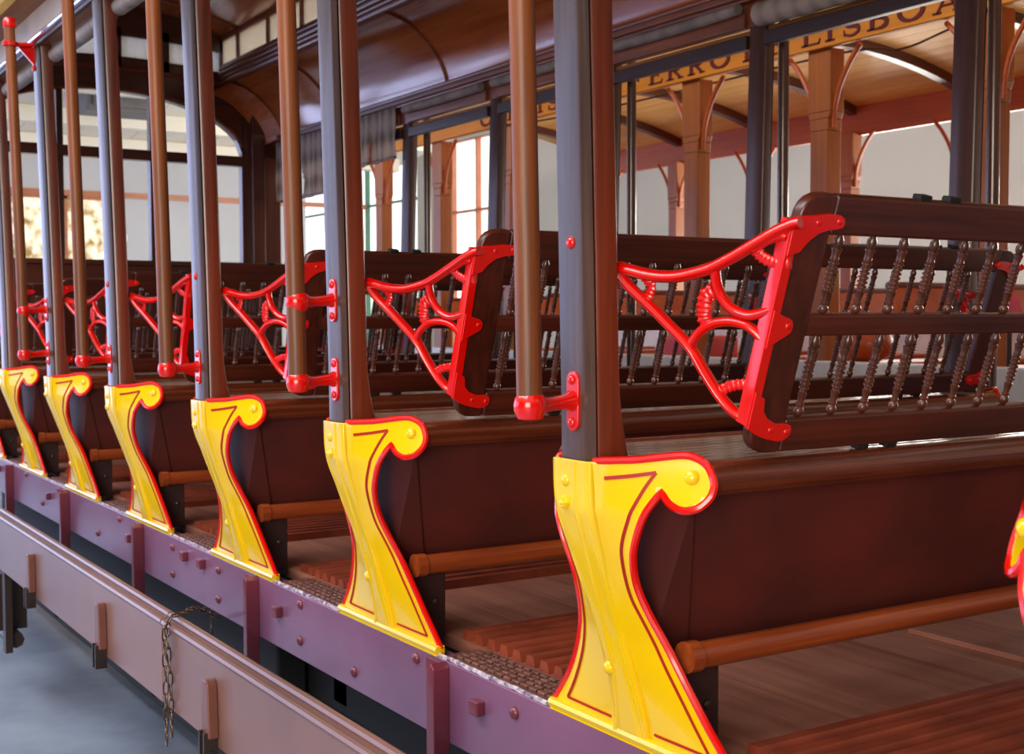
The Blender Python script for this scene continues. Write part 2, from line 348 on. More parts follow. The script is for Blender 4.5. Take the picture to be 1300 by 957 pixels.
plab = {0: 'wooden side post just beyond the right edge, above the cropped yellow bracket', 1: 'tallest wooden side post, standing on the largest yellow bracket', 2: 'wooden side post with two red handrail arms, left of the biggest post',
 3: 'wooden side post with one red bolt, third from the right', 4: 'wooden side post with one red arm, fourth from the right', 5: 'narrow far post under the small red corner stay, with two red arms',
 6: 'wooden side post at the far left, sixth from the right', 7: 'farthest near-side post, cut by the left edge'}
for k, p in near_posts.items(): tag(p, plab[k], 'post', 'near side posts of the open tram')
# red corner stay on the fifth post
c = MB().prism([(-.024, 1.150), (-.024, 1.215), (-.075, 1.225), (-.082, 1.215)], lambda a, b_, d: (a-.006, -.03+d, b_), 0, .012).dome((lean(1.15)-.004, -.03, 1.140), (-1, 0, 0), .012, .007)
c.build('corner_stay', 'red', near_posts[5])
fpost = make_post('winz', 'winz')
far_posts = {}
for k in range(1, 8):
    p = fpost if k == 1 else copy_tree(fpost)
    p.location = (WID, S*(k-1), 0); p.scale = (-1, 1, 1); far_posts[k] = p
flab = {1: 'dark far-side post farthest right, hidden behind the nearest seat', 2: 'dark far-side post against the white wall at the right edge', 3: 'dark far-side post between the lettering words', 4: 'dark far-side post just right of the biggest brown post',
 5: 'dark far-side post left of the pole beside the biggest post', 6: 'dark far-side post right of the lowered grey blind', 7: 'dark far-side post between the two lowered blinds'}
for k, p in far_posts.items(): tag(p, flab[k], 'post', 'far side posts of the open tram')

# ================================================================== yellow brackets
def Xc(z): return interp(-z, [-.05, 0, .07, .133, .2, .274, .33, .44], [0, 0, .004, .026, .05, .075, .089, .116])
def Bz(z): return interp(-z, [-.05, 0, .06, .13, .25, .38, .44], [1, 1, .75, .45, .35, .1, 0])
def XS(y, z, out=0):
    u = abs(y+.038)
    return Xc(z)+Bz(z)*(.72+(.25*max(0, min(1, (z+.10)/.05)) if y > 0 else 0))*max(0, u-.042)-out
RO = [(-0.082, 0.002), (-0.0936, 0.0034), (-0.115, .005), (-0.135, 0.0066), (-.157, .0105), (-0.1781, 0.0141), (-.19, .0155), (-0.202, 0.0144), (-0.216, 0.0065), (-0.2284, -0.0112), (-0.235, -0.0275), (-0.2330, -0.0441), (-0.2212, -0.0575), (-0.2026, -0.0612), (-0.1841, -0.0530), (-0.1712, -0.0369),
      (-0.1598, -0.0558), (-0.1448, -0.0858), (-0.1309, -0.1192), (-0.1206, -0.1532), (-0.1180, -0.1867), (-0.1245, -0.2189), (-0.1363, -0.2511), (-0.1565, -0.2926), (-0.1795, -0.3327), (-0.2108, -0.3775), (-0.2412, -0.4122), (-0.265, -0.4391)]
mir = lambda y: -.076-y
def densify(pts, n=4, corners=(15,)):
    out = []
    idx = [0]+list(corners)+[len(pts)-1]
    for a, b_ in zip(idx, idx[1:]):
        seg = smoothpath([(p[0], p[1], 0) for p in pts[a:b_+1]], n)
        out += [(q.x, q.y) for q in (seg if b_ == idx[-1] else seg[:-1])]
    return out
ROd = densify(RO, 3)
def lsc(y, z):
    y = mir(y); k = max(0, min(1, (z+.09)/.03)); return y-k*max(0, y-.085)*.42
LOd = [(lsc(y, z), z) for y, z in ROd]
def make_bracket():
    root = empty('seat_bracket')
    outline = ROd+list(reversed(LOd))
    bm = bmesh.new(); vs = [bm.verts.new((0, y, z)) for y, z in outline]; bm.faces.new(vs)
    for yy in [i*.0075-.26 for i in range(64)]:
        g = bm.verts[:]+bm.edges[:]+bm.faces[:]; bmesh.ops.bisect_plane(bm, geom=g, plane_co=(0, yy, 0), plane_no=(0, 1, 0))
    for zz in [i*.010-.43 for i in range(45)]:
        g = bm.verts[:]+bm.edges[:]+bm.faces[:]; bmesh.ops.bisect_plane(bm, geom=g, plane_co=(0, 0, zz), plane_no=(0, 0, 1))
    def plateau(y, z):
        yr = interp(-z, [0, .068, .135, .185, .234, .278, .346, .44], [-.086, -.084, -.078, -.074, -.072, -.07, -.068, -.066])
        yl = interp(-z, [0, .071, .135, .21, .267, .336, .44], [.012, .010, .008, .002, -.004, -.008, -.004])
        t = max(0, min(1, (min(y-yr, yl-y)+.007)/.014)); return .009*t*t*(3-2*t)
    for v in bm.verts: v.co.x = XS(v.co.y, v.co.z)-plateau(v.co.y, v.co.z)
    me = bpy.data.meshes.new('plate'); bmesh.ops.recalc_face_normals(bm, faces=bm.faces); bm.to_mesh(me); bm.free(); me.materials.append(MT['yellow'])
    for p in me.polygons: p.use_smooth = True
    o = bpy.data.objects.new('plate', me); COL.objects.link(o); o.parent = root
    md = o.modifiers.new('solid', 'SOLIDIFY'); md.thickness = .007; md.offset = 0
    # raised ribs
    rib = MB()
    P1 = [(XS(y, z)-.004, y, z) for y, z in [(-.079, .0), (-.079, -.068), (-.073, -.135), (-.066, -.2), (-.064, -.26), (-.068, -.33), (-.074, -.4), (-.07, -.442)]]
    P2 = [(XS(y, z)-.007, y, z) for y, z in [(-.052, 0), (-.050, -.071), (-.042, -.135), (-.034, -.21), (-.030, -.267), (-.026, -.336), (-.012, -.409), (.004, -.442)]]
    P3 = [(XS(y, z)-.006, y, z) for y, z in [(.004, 0), (.004, -.071), (.003, -.135), (-.002, -.21), (-.008, -.267), (-.012, -.336), (-.008, -.442)]]
    rib.tube(smoothpath(P1), .0082, 10); rib.tube(smoothpath(P3), .006, 8)
    rib.build('raised_rib', 'yellow', root, smooth=True)
    MB().tube(smoothpath(P2), .0078, 10).build('raised_rib', 'yellow', root, smooth=True)
    # red edging both sides
    for side, nm in ((ROd, 0), (LOd, 1)):
        MB().tube([(XS(y, z)-.001, y, z) for y, z in side], .0062, 8).build('red_edging', 'red', root, smooth=True)
    # pinstripes
    def stripe(pts, w_):
        q = smoothpath([(0, a, b_) for a, b_ in pts], 5); mb = MB(); vs = []
        for i, p in enumerate(q):
            a = q[max(i-1, 0)]; c = q[min(i+1, len(q)-1)]; t = (c-a).normalized(); nrm = Vector((0, -t.z, t.y))*w_
            for sg in (1, -1):
                pp = p+nrm*sg; vs.append((XS(pp.y, pp.z)-.0052, pp.y, pp.z))
        mb.add(vs, [(2*i, 2*i+1, 2*i+3, 2*i+2) for i in range(len(q)-1)]); return mb
    sm = MB()
    for pts, w_ in (([(-.0983, -.0216), (-.1312, -.0165), (-.1629, -.0101)], .0028), ([(-.1629, -.0101), (-.1535, -.0283), (-.1444, -.0487), (-.1303, -.0814), (-.1133, -.1207), (-.1057, -.1574), (-.1044, -.1993), (-.1133, -.2316), (-.1307, -.2797), (-.147, -.316), (-.1702, -.3554), (-.1932, -.3901), (-.2172, -.4219)], .0022), ([(-.2172, -.4219), (-.15, -.4219), (-.093, -.4219)], .0018)):
        a = stripe(pts, w_); sm.add(a.v, a.f); a = stripe([(lsc(y, z), z) for y, z in pts], w_); sm.add(a.v, a.f)
    o = sm.build('pinstripe', 'dred', root); md = o.modifiers.new('s', 'SOLIDIFY'); md.thickness = .0016; md.offset = 0
    # base moulding
    b1 = MB().tube([(.108, -.268, -.440), (.108, .187, -.440)], .0085, 8).box(.104, .122, -.266, .186, -.452, -.432)
    b1.build('base_moulding', 'yellow', root, smooth=True)
    # bolts
    for (y, z, r) in ((-.026, -.030, .0105), (-.018, -.330, .0125)):
        MB().dome((XS(y, z)-.010, y, z), (-1, 0, .1), r, r*.75, 12).build('bolt', 'yellow', root, smooth=True)
    nb = MB().lathe([(.0115, 0), (.0115, .006), (.008, .011)], lambda a, b_, h: (XS(-.022, -.064)-.008-h, -.022+a, -.064+b_), 6).dome((XS(-.022, -.064)-.018, -.022, -.064), (-1, 0, 0), .005, .004)
    nb.build('bolt', 'yellow', root)
    for yy in (-.206, lsc(-.206, -.0155)):
        MB().dome((XS(yy, -.0155)-.002, yy, -.0155), (-.81, -.58 if yy < 0 else .58, 0), .012, .009, 12).build('bolt', 'yellow', root, smooth=True)
    return root
bp_ = make_bracket()
blab = {0: 'blurred yellow bracket cut off by the right edge', 1: 'largest yellow bracket with red edge, under the biggest brown post', 2: 'yellow red-edged bracket second from the big one, fully in view to its base',
 3: 'yellow bracket under the third post, base above the chain', 4: 'yellow bracket under the fourth post from the right', 5: 'yellow bracket under the fifth post, beside the two-armed rail', 6: 'yellow bracket last but one at the left edge', 7: 'sliver of the farthest yellow bracket at the left edge'}
for k in range(0, 8):
    p = bp_ if k == 1 else copy_tree(bp_)
    p.location = (0, S*(k-1), 0); tag(p, blab[k], 'bracket', 'yellow seat brackets along the near side')
for k in range(1, 8):
    p = copy_tree(bp_); p.location = (WID, S*(k-1), 0); p.scale = (-1, 1, 1)
    tag(p, 'yellow bracket on the far side of the tram, hidden behind the benches', 'bracket', 'yellow seat brackets along the far side')

# ================================================================== grab poles
def arm(z, root, end=False):
    m = MB()
    P = [(-.006, -.036, z+.004), (-.02, -.037, z+.003), (-.05, -.042, z+.001), (-.072, -.047, z)]
    m.tube(P, [.0165, .0115, .0105, .014], 12)
    m.build('arm', 'red', root, smooth=True)
    o = MB().lathe([(.008, -.0215), (.0185, -.018), (.024, -.006), (.0245, .004), (.022, .013), (.019, .0175), (.0, .018)][:-1], lambda a, b_, h: (-.090+a, -.050+b_, z+h), 16).build('ball_cup', 'red', root, smooth=True)
    pl = MB(); poly = []
    for i in range(13): an = math.pi*i/12; poly.append((.015*math.cos(an), .030+.015*math.sin(an)))
    for i in range(13): an = math.pi+math.pi*i/12; poly.append((.015*math.cos(an), -.030+.015*math.sin(an)))
    pl.prism(poly, lambda a, b_, d: (lean(z)-d, -.036+a, z+.004+b_), -.001, .005)
    pl.dome((lean(z)-.005, -.036, z+.036), (-1, 0, 0), .008, .006).dome((lean(z)-.005, -.036, z-.028), (-1, 0, 0), .008, .006)
    pl.build('mount_plate', 'red', root, bevel=.002)
def make_pole(upper):
    root = empty('grab_pole')
    m = MB(); m.tube([(-.090+lean(z)*.9, -.050, z) for z in (.088, .3, .5, .7, .9, 1.1, 1.30)], .0190, 18); m.build('pole', 'pole', root, smooth=True)
    arm(.085, root)
    if upper: arm(.247, root)
    # ring near the top with a short stay and red end cap
    q = MB(); xx = -.090+lean(1.22)*.9
    q.lathe([(.020, -.009), (.027, -.007), (.027, .007), (.020, .009)], lambda a, b_, h: (xx+a, -.05+b_, 1.215+h), 16)
    q.tube([(xx+.02, -.05, 1.215), (-.034, -.05, 1.222)], .008, 10)
    q.build('top_ring', 'red', root, smooth=True)
    MB().lathe([(.020, 0), (.024, .004), (.024, .028), (.019, .036)], lambda a, b_, h: (xx+a, -.05+b_, 1.272+h), 16).build('end_cap', 'red', root, smooth=True)
    return root
pa = make_pole(False); pb = make_pole(True)
glab = {1: 'widest honey brown grab pole in front of the biggest post', 2: 'brown grab pole held by two red arms left of centre', 3: 'brown grab pole with one red arm, third from the right', 4: 'orange brown grab pole with one red arm near the left edge', 5: 'leftmost grab pole with red ring and red top cap'}
first = {False: True, True: True}
for k in range(1, 6):
    up = k in (2, 5); src = pb if up else pa
    p = src if first[up] else copy_tree(src); first[up] = False
    p.location = (0, S*(k-1), 0); tag(p, glab[k], 'grab pole', 'wooden grab poles along the near side')
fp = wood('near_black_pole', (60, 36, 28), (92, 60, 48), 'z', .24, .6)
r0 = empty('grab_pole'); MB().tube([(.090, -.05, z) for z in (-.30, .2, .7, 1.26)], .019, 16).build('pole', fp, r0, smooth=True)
MB().lathe([(.01, -.02), (.024, -.01), (.024, .01), (.015, .018)], lambda a, b_, h: (.09+a, -.05+b_, -.31+h), 12).tube([(.09, -.05, -.31), (-.112, -.05, -.31)], .009, 8).build('arm', 'red', r0, smooth=True)
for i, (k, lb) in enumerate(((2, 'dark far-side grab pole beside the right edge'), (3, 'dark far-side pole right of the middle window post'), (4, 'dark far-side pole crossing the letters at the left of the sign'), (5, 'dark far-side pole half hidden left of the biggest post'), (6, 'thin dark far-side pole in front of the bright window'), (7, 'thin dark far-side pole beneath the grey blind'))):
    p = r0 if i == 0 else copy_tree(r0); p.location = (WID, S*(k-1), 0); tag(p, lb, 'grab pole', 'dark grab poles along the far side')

# ================================================================== benches
BL = .3885
def BP(x, t, d): return Vector((x, -.2185-.1160*t/BL-.954*d, .0125+.3705*t/BL-.299*d))
def rounded(pts, rads, n=5):
    out = []
    m = len(pts)
    for i in range(m):
        p = Vector(pts[i]); a = Vector(pts[i-1]); b_ = Vector(pts[(i+1) % m]); r = rads[i]
        if r <= 0: out.append((p.x, p.y)); continue
        u = (a-p).normalized(); v = (b_-p).normalized(); s_ = p+u*r; e = p+v*r
        for k in range(n+1):
            t = k/n; q = s_*(1-t)**2+p*2*t*(1-t)+e*t*t; out.append((q.x, q.y))
    return out
def Cx(y, z): return .066-.427*(y+.069)-.19*(z-.283)
CN = Vector((-1, -.427, -.19)).normalized()
def turned(length):
    f = [(0, .0042), (.02, .0055), (.05, .0078), (.09, .0080), (.12, .0048), (.14, .0066), (.155, .0066), (.17, .0046), (.22, .0056), (.27, .0066), (.285, .0075), (.30, .0050)]
    for i in range(6):
        b_ = .33+i*.058; f += [(b_, .0052), (b_+.015, .0078), (b_+.035, .0078), (b_+.048, .0052)]
    f += [(.69, .0066), (.72, .0056), (.78, .0066), (.81, .0078), (.825, .0078), (.84, .0050), (.88, .0074), (.93, .0076), (.97, .0052), (1.0, .0044)]
    return [(r, h*length) for h, r in f]
def make_bench():
    root = empty('tram_bench')
    X0, X1 = .098, WID-.098
    # seat slats
    sl = MB(); ys = [-.182, -.148, -.114, -.080, -.046, -.012, .022, .056, .090]
    for y in ys: sl.box(X0, X1, y, y+.027, -.016, .003+.0*y)
    sl.build('seat_slats', 'slat', root, bevel=.003)
    for yy in (-.2065, .1305):
        MB().tube([(x, yy, -.0185) for x in (X0+.004, X0+.5, X1-.5, X1-.004)], .0265, 16).build('seat_edge_roll', 'roll', root, smooth=True)
    # maroon skirts
    for sg in (0, 1):
        fy = (lambda y: y) if sg == 0 else mir
        m = MB(); poly = [(-.196, -.03), (-.178, -.03), (-.062, -.305), (-.080, -.305)]
        m.prism(poly, lambda a, b_, d: (d, fy(a), b_), .100, WID-.100)
        sk = m.build('seat_skirt', 'skirt', root)
        # raised end board with slanted edge
        for gx in (lambda a: a, lambda a: WID-a):
            MB().prism([(.0995, -.062), (.104, -.062), (.176, -.303), (.0995, -.303)], lambda a, b_, d: (gx(a), fy(-.1955+(-.03-b_)*.4215-d), b_), 0, .006).build('end_board', 'skirt', sk)
        # foot rail
        yy = fy(-.150)
        fr = MB().tube([(x, yy, -.292) for x in (.118, .118, .140, .1401, .5, 1.5, WID-.1401, WID-.14, WID-.118)], [.018, .024, .024, .0205, .0205, .0205, .0205, .024, .024], 16)
        fr.build('foot_rail', 'footr', root, smooth=True)
        for xa, xb, xc in ((.118, .20, .175), (WID-.20, WID-.118, WID-.175)):
            ep_o = MB().box(xa, xb, min(fy(-.135), fy(-.070)), max(fy(-.135), fy(-.070)), -.449, -.300).build('end_support', 'plinth', root, bevel=.004)
            MB().dome((xc, fy(-.136), -.375), (0, -1 if sg == 0 else 1, 0), .008, .005, 8).build('bolt', 'iron', ep_o)
    for gx in (lambda a: a, lambda a: WID-a):
        MB().prism([(-.188, -.048), (.112, -.048), (.000, -.306), (-.076, -.306)], lambda a, b_, d: (gx(d), a, b_), .1005, .108).build('end_panel', 'skirt', root)
    # back frame
    for sg in (0, 1):
        fx = (lambda x: x) if sg == 0 else (lambda x: WID-x)
        poly = rounded([(.174, 0), (.240, 0), (.240, BL), (.174, BL)], [.042, 0, 0, .042])
        MB().prism(poly, lambda a, b_, d: BP(fx(a), b_, d), 0, -.021).build('end_stile', 'seatz', root, bevel=.005)
    MB().box(.2402, WID-.2402, 0, .053, -.021, 0, BP).build('bottom_rail', 'seatw', root, bevel=.005)
    MB().box(.2402, WID-.2402, .33, BL, -.021, 0, BP).build('top_rail', 'seatw', root, bevel=.006)
    MB().box(.236, WID-.236, .180, .213, -.019, -.002, BP).build('middle_rail', 'seatw', root, bevel=.004)
    # spindles
    proto = {}
    for tier, (t0, t1) in enumerate(((.053, .181), (.212, .331))):
        me_o = None
        for i in range(22):
            x = .2705+i*.0685
            if x > WID-.26: break
            if me_o is None:
                me_o = MB().lathe(turned(t1-t0), lambda a, b_, h: BP(a, t0+h, b_-.0105)-Vector(BP(0, 0, 0))+Vector(BP(0, 0, 0)), 9).build('spindle', 'spin', root, smooth=True); me_o.location = (x, 0, 0)
            else:
                c = me_o.copy(); c.location = (x, 0, 0); c.parent = root; COL.objects.link(c)
    # rubber stops
    for x in (.422, .487, WID-.487, WID-.422):
        MB().box(x-.013, x+.013, BL-.003, BL+.007, -.019, -.002, BP).build('rubber_stop', 'dark', root, bevel=.002)
        MB().box(x-.013, x+.013, -.007, .003, -.019, -.002, BP).build('rubber_stop', 'dark', root, bevel=.002)
    # cast iron arms
    for sg in (0, 1):
        fx = (lambda x: x) if sg == 0 else (lambda x: WID-x)
        nn = Vector((CN.x if sg == 0 else -CN.x, CN.y, CN.z))
        def pth(pts, n=6): return [(fx(Cx(q.y, q.z)), q.y, q.z) for q in smoothpath([(0, a, b_) for a, b_ in pts], n)]
        def bar(pts, r, fl=1.25, n=6): cast.tube(pth(pts, n), r, 10, flat=(nn, fl))
        cast = MB()
        bar([(-.060, .288), (-.0799, .2838), (-.1002, .2781), (-.1245, .2739), (-.149, .2734), (-.1737, .2771), (-.2025, .2845), (-.2314, .2971), (-.256, .3096), (-.2762, .3201), (-.2999, .3322), (-.3229, .3411), (-.333, .3430)], .0092, 1.5)
        bar([(-.062, .280), (-.0668, .2701), (-.0798, .2536), (-.1013, .231), (-.1262, .2027), (-.154, .1688), (-.1693, .135), (-.1849, .1034), (-.2012, .080), (-.2155, .0699), (-.2348, .0683)], .0080, 1.5)
        bar([(-.2642, .3075), (-.2836, .3189), (-.3028, .3248), (-.3120, .3230)], .0066)
        bar([(-.2073, .2865), (-.2056, .2651), (-.2095, .2448), (-.2216, .2261), (-.2434, .2163), (-.2667, .22), (-.2830, .2255)], .0076)
        bar([(-.1544, .1696), (-.1571, .1756), (-.1701, .1909), (-.191, .2035), (-.2152, .2074), (-.2377, .2028), (-.2530, .1910), (-.2650, .1749)], .0074)
        cast.dome((fx(Cx(-.064, .284)), -.064, .284), nn, .014, .010, 12)
        ca = cast.build('cast_arm', 'red', root, smooth=True)
        # scalloped fans
        for pts, wv_, nr in (([(-.2014, .2527), (-.1883, .2443), (-.1824, .2264), (-.1812, .2126), (-.1855, .1976)], .0132, 9), ([(-.0992, .2725), (-.1084, .2611), (-.1055, .2511), (-.0991, .2404)], .0080, 6), ([(-.2656, .3091), (-.2761, .2966), (-.2924, .2885), (-.3124, .2889)], .0098, 9), ([(-.1897, .1069), (-.2074, .1142), (-.2261, .1166), (-.2435, .1143)], .0092, 8)):
            q = pth(pts, 12); n = len(q); rr = [wv_*(.88+.12*math.cos(2*math.pi*nr*i/(n-1))) for i in range(n)]
            MB().tube(q, rr, 10, flat=(nn, .5)).build('scalloped_fan', 'red', ca, smooth=True)
        # stile plate along the back end
        st = MB().box(fx(.158), fx(.1755), .047, .350, -.019, .004, BP)
        def tab(pp):
            st.prism(pp, lambda a, b_, d: BP(fx(a), b_, d), -.001, .007)
        tab([(.160, .352), (.1734, .356), (.1978, .3586), (.2226, .362), (.2442, .3614), (.2541, .3569), (.2575, .349), (.254, .3431), (.2442, .3404), (.2296, .3389), (.2096, .3329), (.1935, .3208), (.182, .306), (.160, .30)])
        tab([(.160, .10), (.1802, .0899), (.1840, .0699), (.194, .0587), (.2126, .0502), (.2346, .0491), (.2443, .0459), (.2483, .0379), (.2456, .0285), (.2359, .0229), (.2259, .0209), (.1968, .0271), (.178, .034), (.160, .044)])
        tab([(.160, .222), (.1765, .2148), (.1912, .2109), (.1992, .2066), (.203, .1986), (.2004, .1885), (.1931, .1837), (.1831, .1787), (.160, .165)])
        for x, t in ((.245, .352), (.205, .349), (.238, .036), (.205, .040), (.192, .199)): st.dome(BP(fx(x), t, .006), (0, -.954, -.299), .0055, .0035, 8)
        st.build('back_plate', 'red', ca, bevel=.0025)
    return root
bench0 = make_bench()
benlab = {1: 'nearest dark wooden bench with spindled back, filling the right of the picture', 2: 'second dark wooden bench, its red casting between the two widest posts', 3: 'third wooden bench, red casting crossed by the two-armed pole', 4: 'fourth wooden bench, seen between third and fourth posts',
 5: 'fifth wooden bench, red casting right of the orange brown pole', 6: 'sixth wooden bench at the left, behind the fifth post', 7: 'farthest wooden bench against the arched end window', 0: 'wooden bench just outside the right edge of the picture'}
for k in range(1, 8):
    p = bench0 if k == 1 else copy_tree(bench0)
    p.location = (0, S*(k-1), 0); tag(p, benlab[k], 'bench', 'reversible wooden benches of the open tram')

# ================================================================== tram floor
tf = empty('tram_floor', (0, 0, 0)); tag(tf, 'worn red-brown wooden tram floor with raised battens', 'tram floor')
m = MB(); x = .205
while x < WID-.21: m.box(x, min(x+.187, WID-.205), -2.6, 5.95, -.475, -.450); x += .190
m.build('floor_boards', 'floor', tf)
for k in range(-1, 7):
    for i in range(9):
        y = S*k+.275+i*.0475
        MB().prism([(-.017, 0), (-.0105, .021), (.0105, .021), (.017, 0)], lambda a, b_, d: (d, y+a, -.4502+b_), .215, WID-.215).build('batten', 'batten', tf)
    m = MB(); m.prism([(.0, 0), (0, .012), (.6, .012), (.6, 0)], lambda a, b_, d: (1.02+a, d+S*k, -.4502+b_), -.24, .2)
    m.build('hatch_board', 'floor', tf, bevel=.002)
MB().box(.205, WID-.205, -2.6, 5.95, -.52, -.476).build('underfloor', 'dark', tf)
for sgn in (0, 1):
    fx = (lambda x: x) if sgn == 0 else (lambda x: WID-x)
    for k in range(-1, 7):
        t_ = MB(); y0 = S*k+.205; y1 = S*(k+1)-.285
        t_.box(fx(.118), fx(.204), y0-.03, y1+.02, -.4600, -.4510)
        n = int((y1-y0)/.0285)
        for i in range(n):
            y = y0+.01+i*.0285
            for j in range(5):
                xx = .1300+j*.0155
                t_.box(fx(xx), fx(xx+.0105), y+.004*(j % 2), y+.021+.004*(j % 2), -.4515, -.4450)
        pl = t_.build('tread_plate', 'tread', tf, bevel=.0015)
    e = MB(); n = 700
    pts = []
    for i in range(n+1):
        y = -2.5+i*8.4/n; pts.append((fx(.1115+.0025*noise.noise(Vector((y*23, 1, 0)))), y, -.4495+.002*noise.noise(Vector((y*31, 5, 0)))))
    MB().tube(pts, [.0048+.0022*noise.noise(Vector((p[1]*40, 9, 3))) for p in pts], 6).build('worn_edge', 'worn', tf, smooth=True)

# ================================================================== side sill
def make_sill():
    r = empty('side_sill')
    MB().box(.106, .150, -2.6, 6.0, -.612, -.4525).build('sill_beam', 'sill', r, bevel=.003)
    riv = [(2.827, -.473), (3.116, -.562), (2.244, -.483), (2.248, -.567), (1.837, -.487), (1.841, -.57), (1.261, -.475), (1.265, -.565), (.963, -.571), (.67, -.474), (4.0, -.559), (3.704, -.469), (4.304, -.468), (4.756, -.568), (.3, -.49), (.12, -.57), (-.2, -.485), (-.45, -.57)]
    rm = MB()
    for y, z in riv: MB().dome((.106, y, z), (-1, 0, 0), .0125, .010, 12).build('rivet', 'strap', r, smooth=True)
    for y, z in [(2.701, -.521), (2.119, -.491), (1.964, -.489), (1.392, -.517), (3.871, -.514), (4.9, -.5), (.42, -.51), (-.1, -.5)]:
        MB().box(.088, .106, y-.016, y+.016, z-.014, z+.014).build('square_nut', 'strap', r, bevel=.003)
    for y in (-1.45, -.45, .548, 1.545, 2.56, 3.55, 4.6, 5.6):
        m = MB(); m.prism([(-.0, -.70), (-.0, -.463), (.012, -.452), (.024, -.463), (.024, -.70)], lambda a, b_, d: (.106-d, y-.012+a, b_), 0, .036)
        m.prism([(0, -.66), (0, -.458), (.075, -.458), (.075, -.66)], lambda a, b_, d: (.106-d, y+a, b_), 0, .005)
        st = m.build('strap', 'strap', r, bevel=.002)
        for z in (-.499, -.584): MB().dome((.101, y+.045, z), (-1, 0, 0), .0125, .010, 12).build('rivet', 'strap', st, smooth=True)
    return r
sl = make_sill(); tag(sl, 'long mauve tram side sill with rivets and dark red straps, below the yellow brackets', 'side sill')
s2 = empty('side_sill', (WID, 0, 0)); s2.scale = (-1, 1, 1); b_o = [c for c in kids(sl) if c.name.startswith('sill_beam')][0].copy(); COL.objects.link(b_o); b_o.parent = s2
tag(s2, 'mauve sill beam on the far side, hidden under the benches', 'side sill')

# ================================================================== folded running board
rb = empty('running_board'); tag(rb, 'long taupe running board folded upright beside the tram, hinged and chained', 'running board')
for y0, y1 in ((-2.6, 1.262), (1.268, 6.2)):
    MB().box(-.232, -.204, y0, y1, -.662, -.480).build('board_plank', 'board', rb, bevel=.003)
    m = MB().tube([(-.228, y0, -.476), (-.228, y1, -.476)], .0085, 8).tube([(-.210, y0, -.462), (-.210, y1, -.462)], .0085, 8).box(-.226, -.203, y0, y1, -.481, -.468)
    m.build('top_moulding', 'board', rb, smooth=True)
for y in (-.77, .08, .915, 1.755, 2.582, 3.42, 4.26, 5.1):
    m = MB(); m.prism([(-.024, -.640), (-.018, -.535), (-.010, -.522), (.010, -.522), (.018, -.535), (.024, -.640)], lambda a, b_, d: (-.232-d, y+a, b_), 0, .022)
    h = m.build('hinge_block', 'hinge', rb, bevel=.003)
    h2 = MB().box(-.262, -.232, y-.017, y-.010, -.690, -.628).box(-.262, -.232, y+.010, y+.017, -.690, -.628).tube([(-.247, y-.02, -.672), (-.247, y+.02, -.672)], .007, 8).prism([(0, -.64), (.02, -.69), (.03, -.69), (.012, -.635)], lambda a, b_, d: (-.248-a*.2+.0, y+a, b_-.008), -.004, .004)
    h2.build('hinge_knuckle', 'iron', h)
    MB().dome((-.249, y-.004, -.552), (-1, 0, 0), .005, .004, 8).build('bolt', 'iron', h)
for y in (-.45, .548, 1.545, 2.56, 3.55, 4.6):     # hanger rods between sill and board
    MB().tube([(.09, y, -.69), (-.02, y, -.745), (-.17, y, -.72), (-.205, y, -.65)], .009, 8).build('hanger_rod', 'dark', rb, smooth=True)
MB().box(-.19, -.165, 3.28, 3.33, -1.0, -.66).box(-.2, -.1, 3.35, 3.72, -.93, -.72).tube([(-.15, 3.3, -.96), (-.15, 3.75, -.96)], .03, 8).build('step_hanger', 'iron', rb)

# chain
ch = empty('safety_chain', (-.24, 1.205, -.46)); tag(ch, 'thin rusty chain looped over the running board top near the lower left', 'chain')
def link(p, t, n, nm='link'):
    p = Vector(p)-Vector((-.24, 1.205, -.46)); t = Vector(t).normalized(); n = Vector(n); n = (n-t*n.dot(t)).normalized(); pts = []
    for i in range(14):
        a = 2*math.pi*i/14; pts.append(p+t*(.0125*math.cos(a)+(.004 if math.cos(a) > 0 else -.004))+n*.0062*math.sin(a))
    MB().tube(pts, .0019, 6, closed=True).build(nm, 'chain', ch, smooth=True)
def run(pts):
    q = smoothpath(pts, 20); d = 0; last = q[0]; i = 0
    link(q[0], q[1]-q[0], (0, 1, 0))
    for a, b_ in zip(q, q[1:]):
        d += (b_-a).length
        if d >= .0265: d = 0; i += 1; link(b_, b_-a, (0, 1, 0) if i % 2 else (1, .3, .2))
run([(-.241, 1.215, -.73), (-.241, 1.213, -.60), (-.243, 1.207, -.485), (-.225, 1.21, -.455), (-.195, 1.225, -.452), (-.12, 1.36, -.475), (-.02, 1.52, -.535), (.09, 1.80, -.612)])
run([(-.241, 1.178, -.70), (-.241, 1.18, -.60), (-.243, 1.19, -.50), (-.238, 1.200, -.468)])
run([(.07, 1.80, -.62), (.066, 1.795, -.70)])

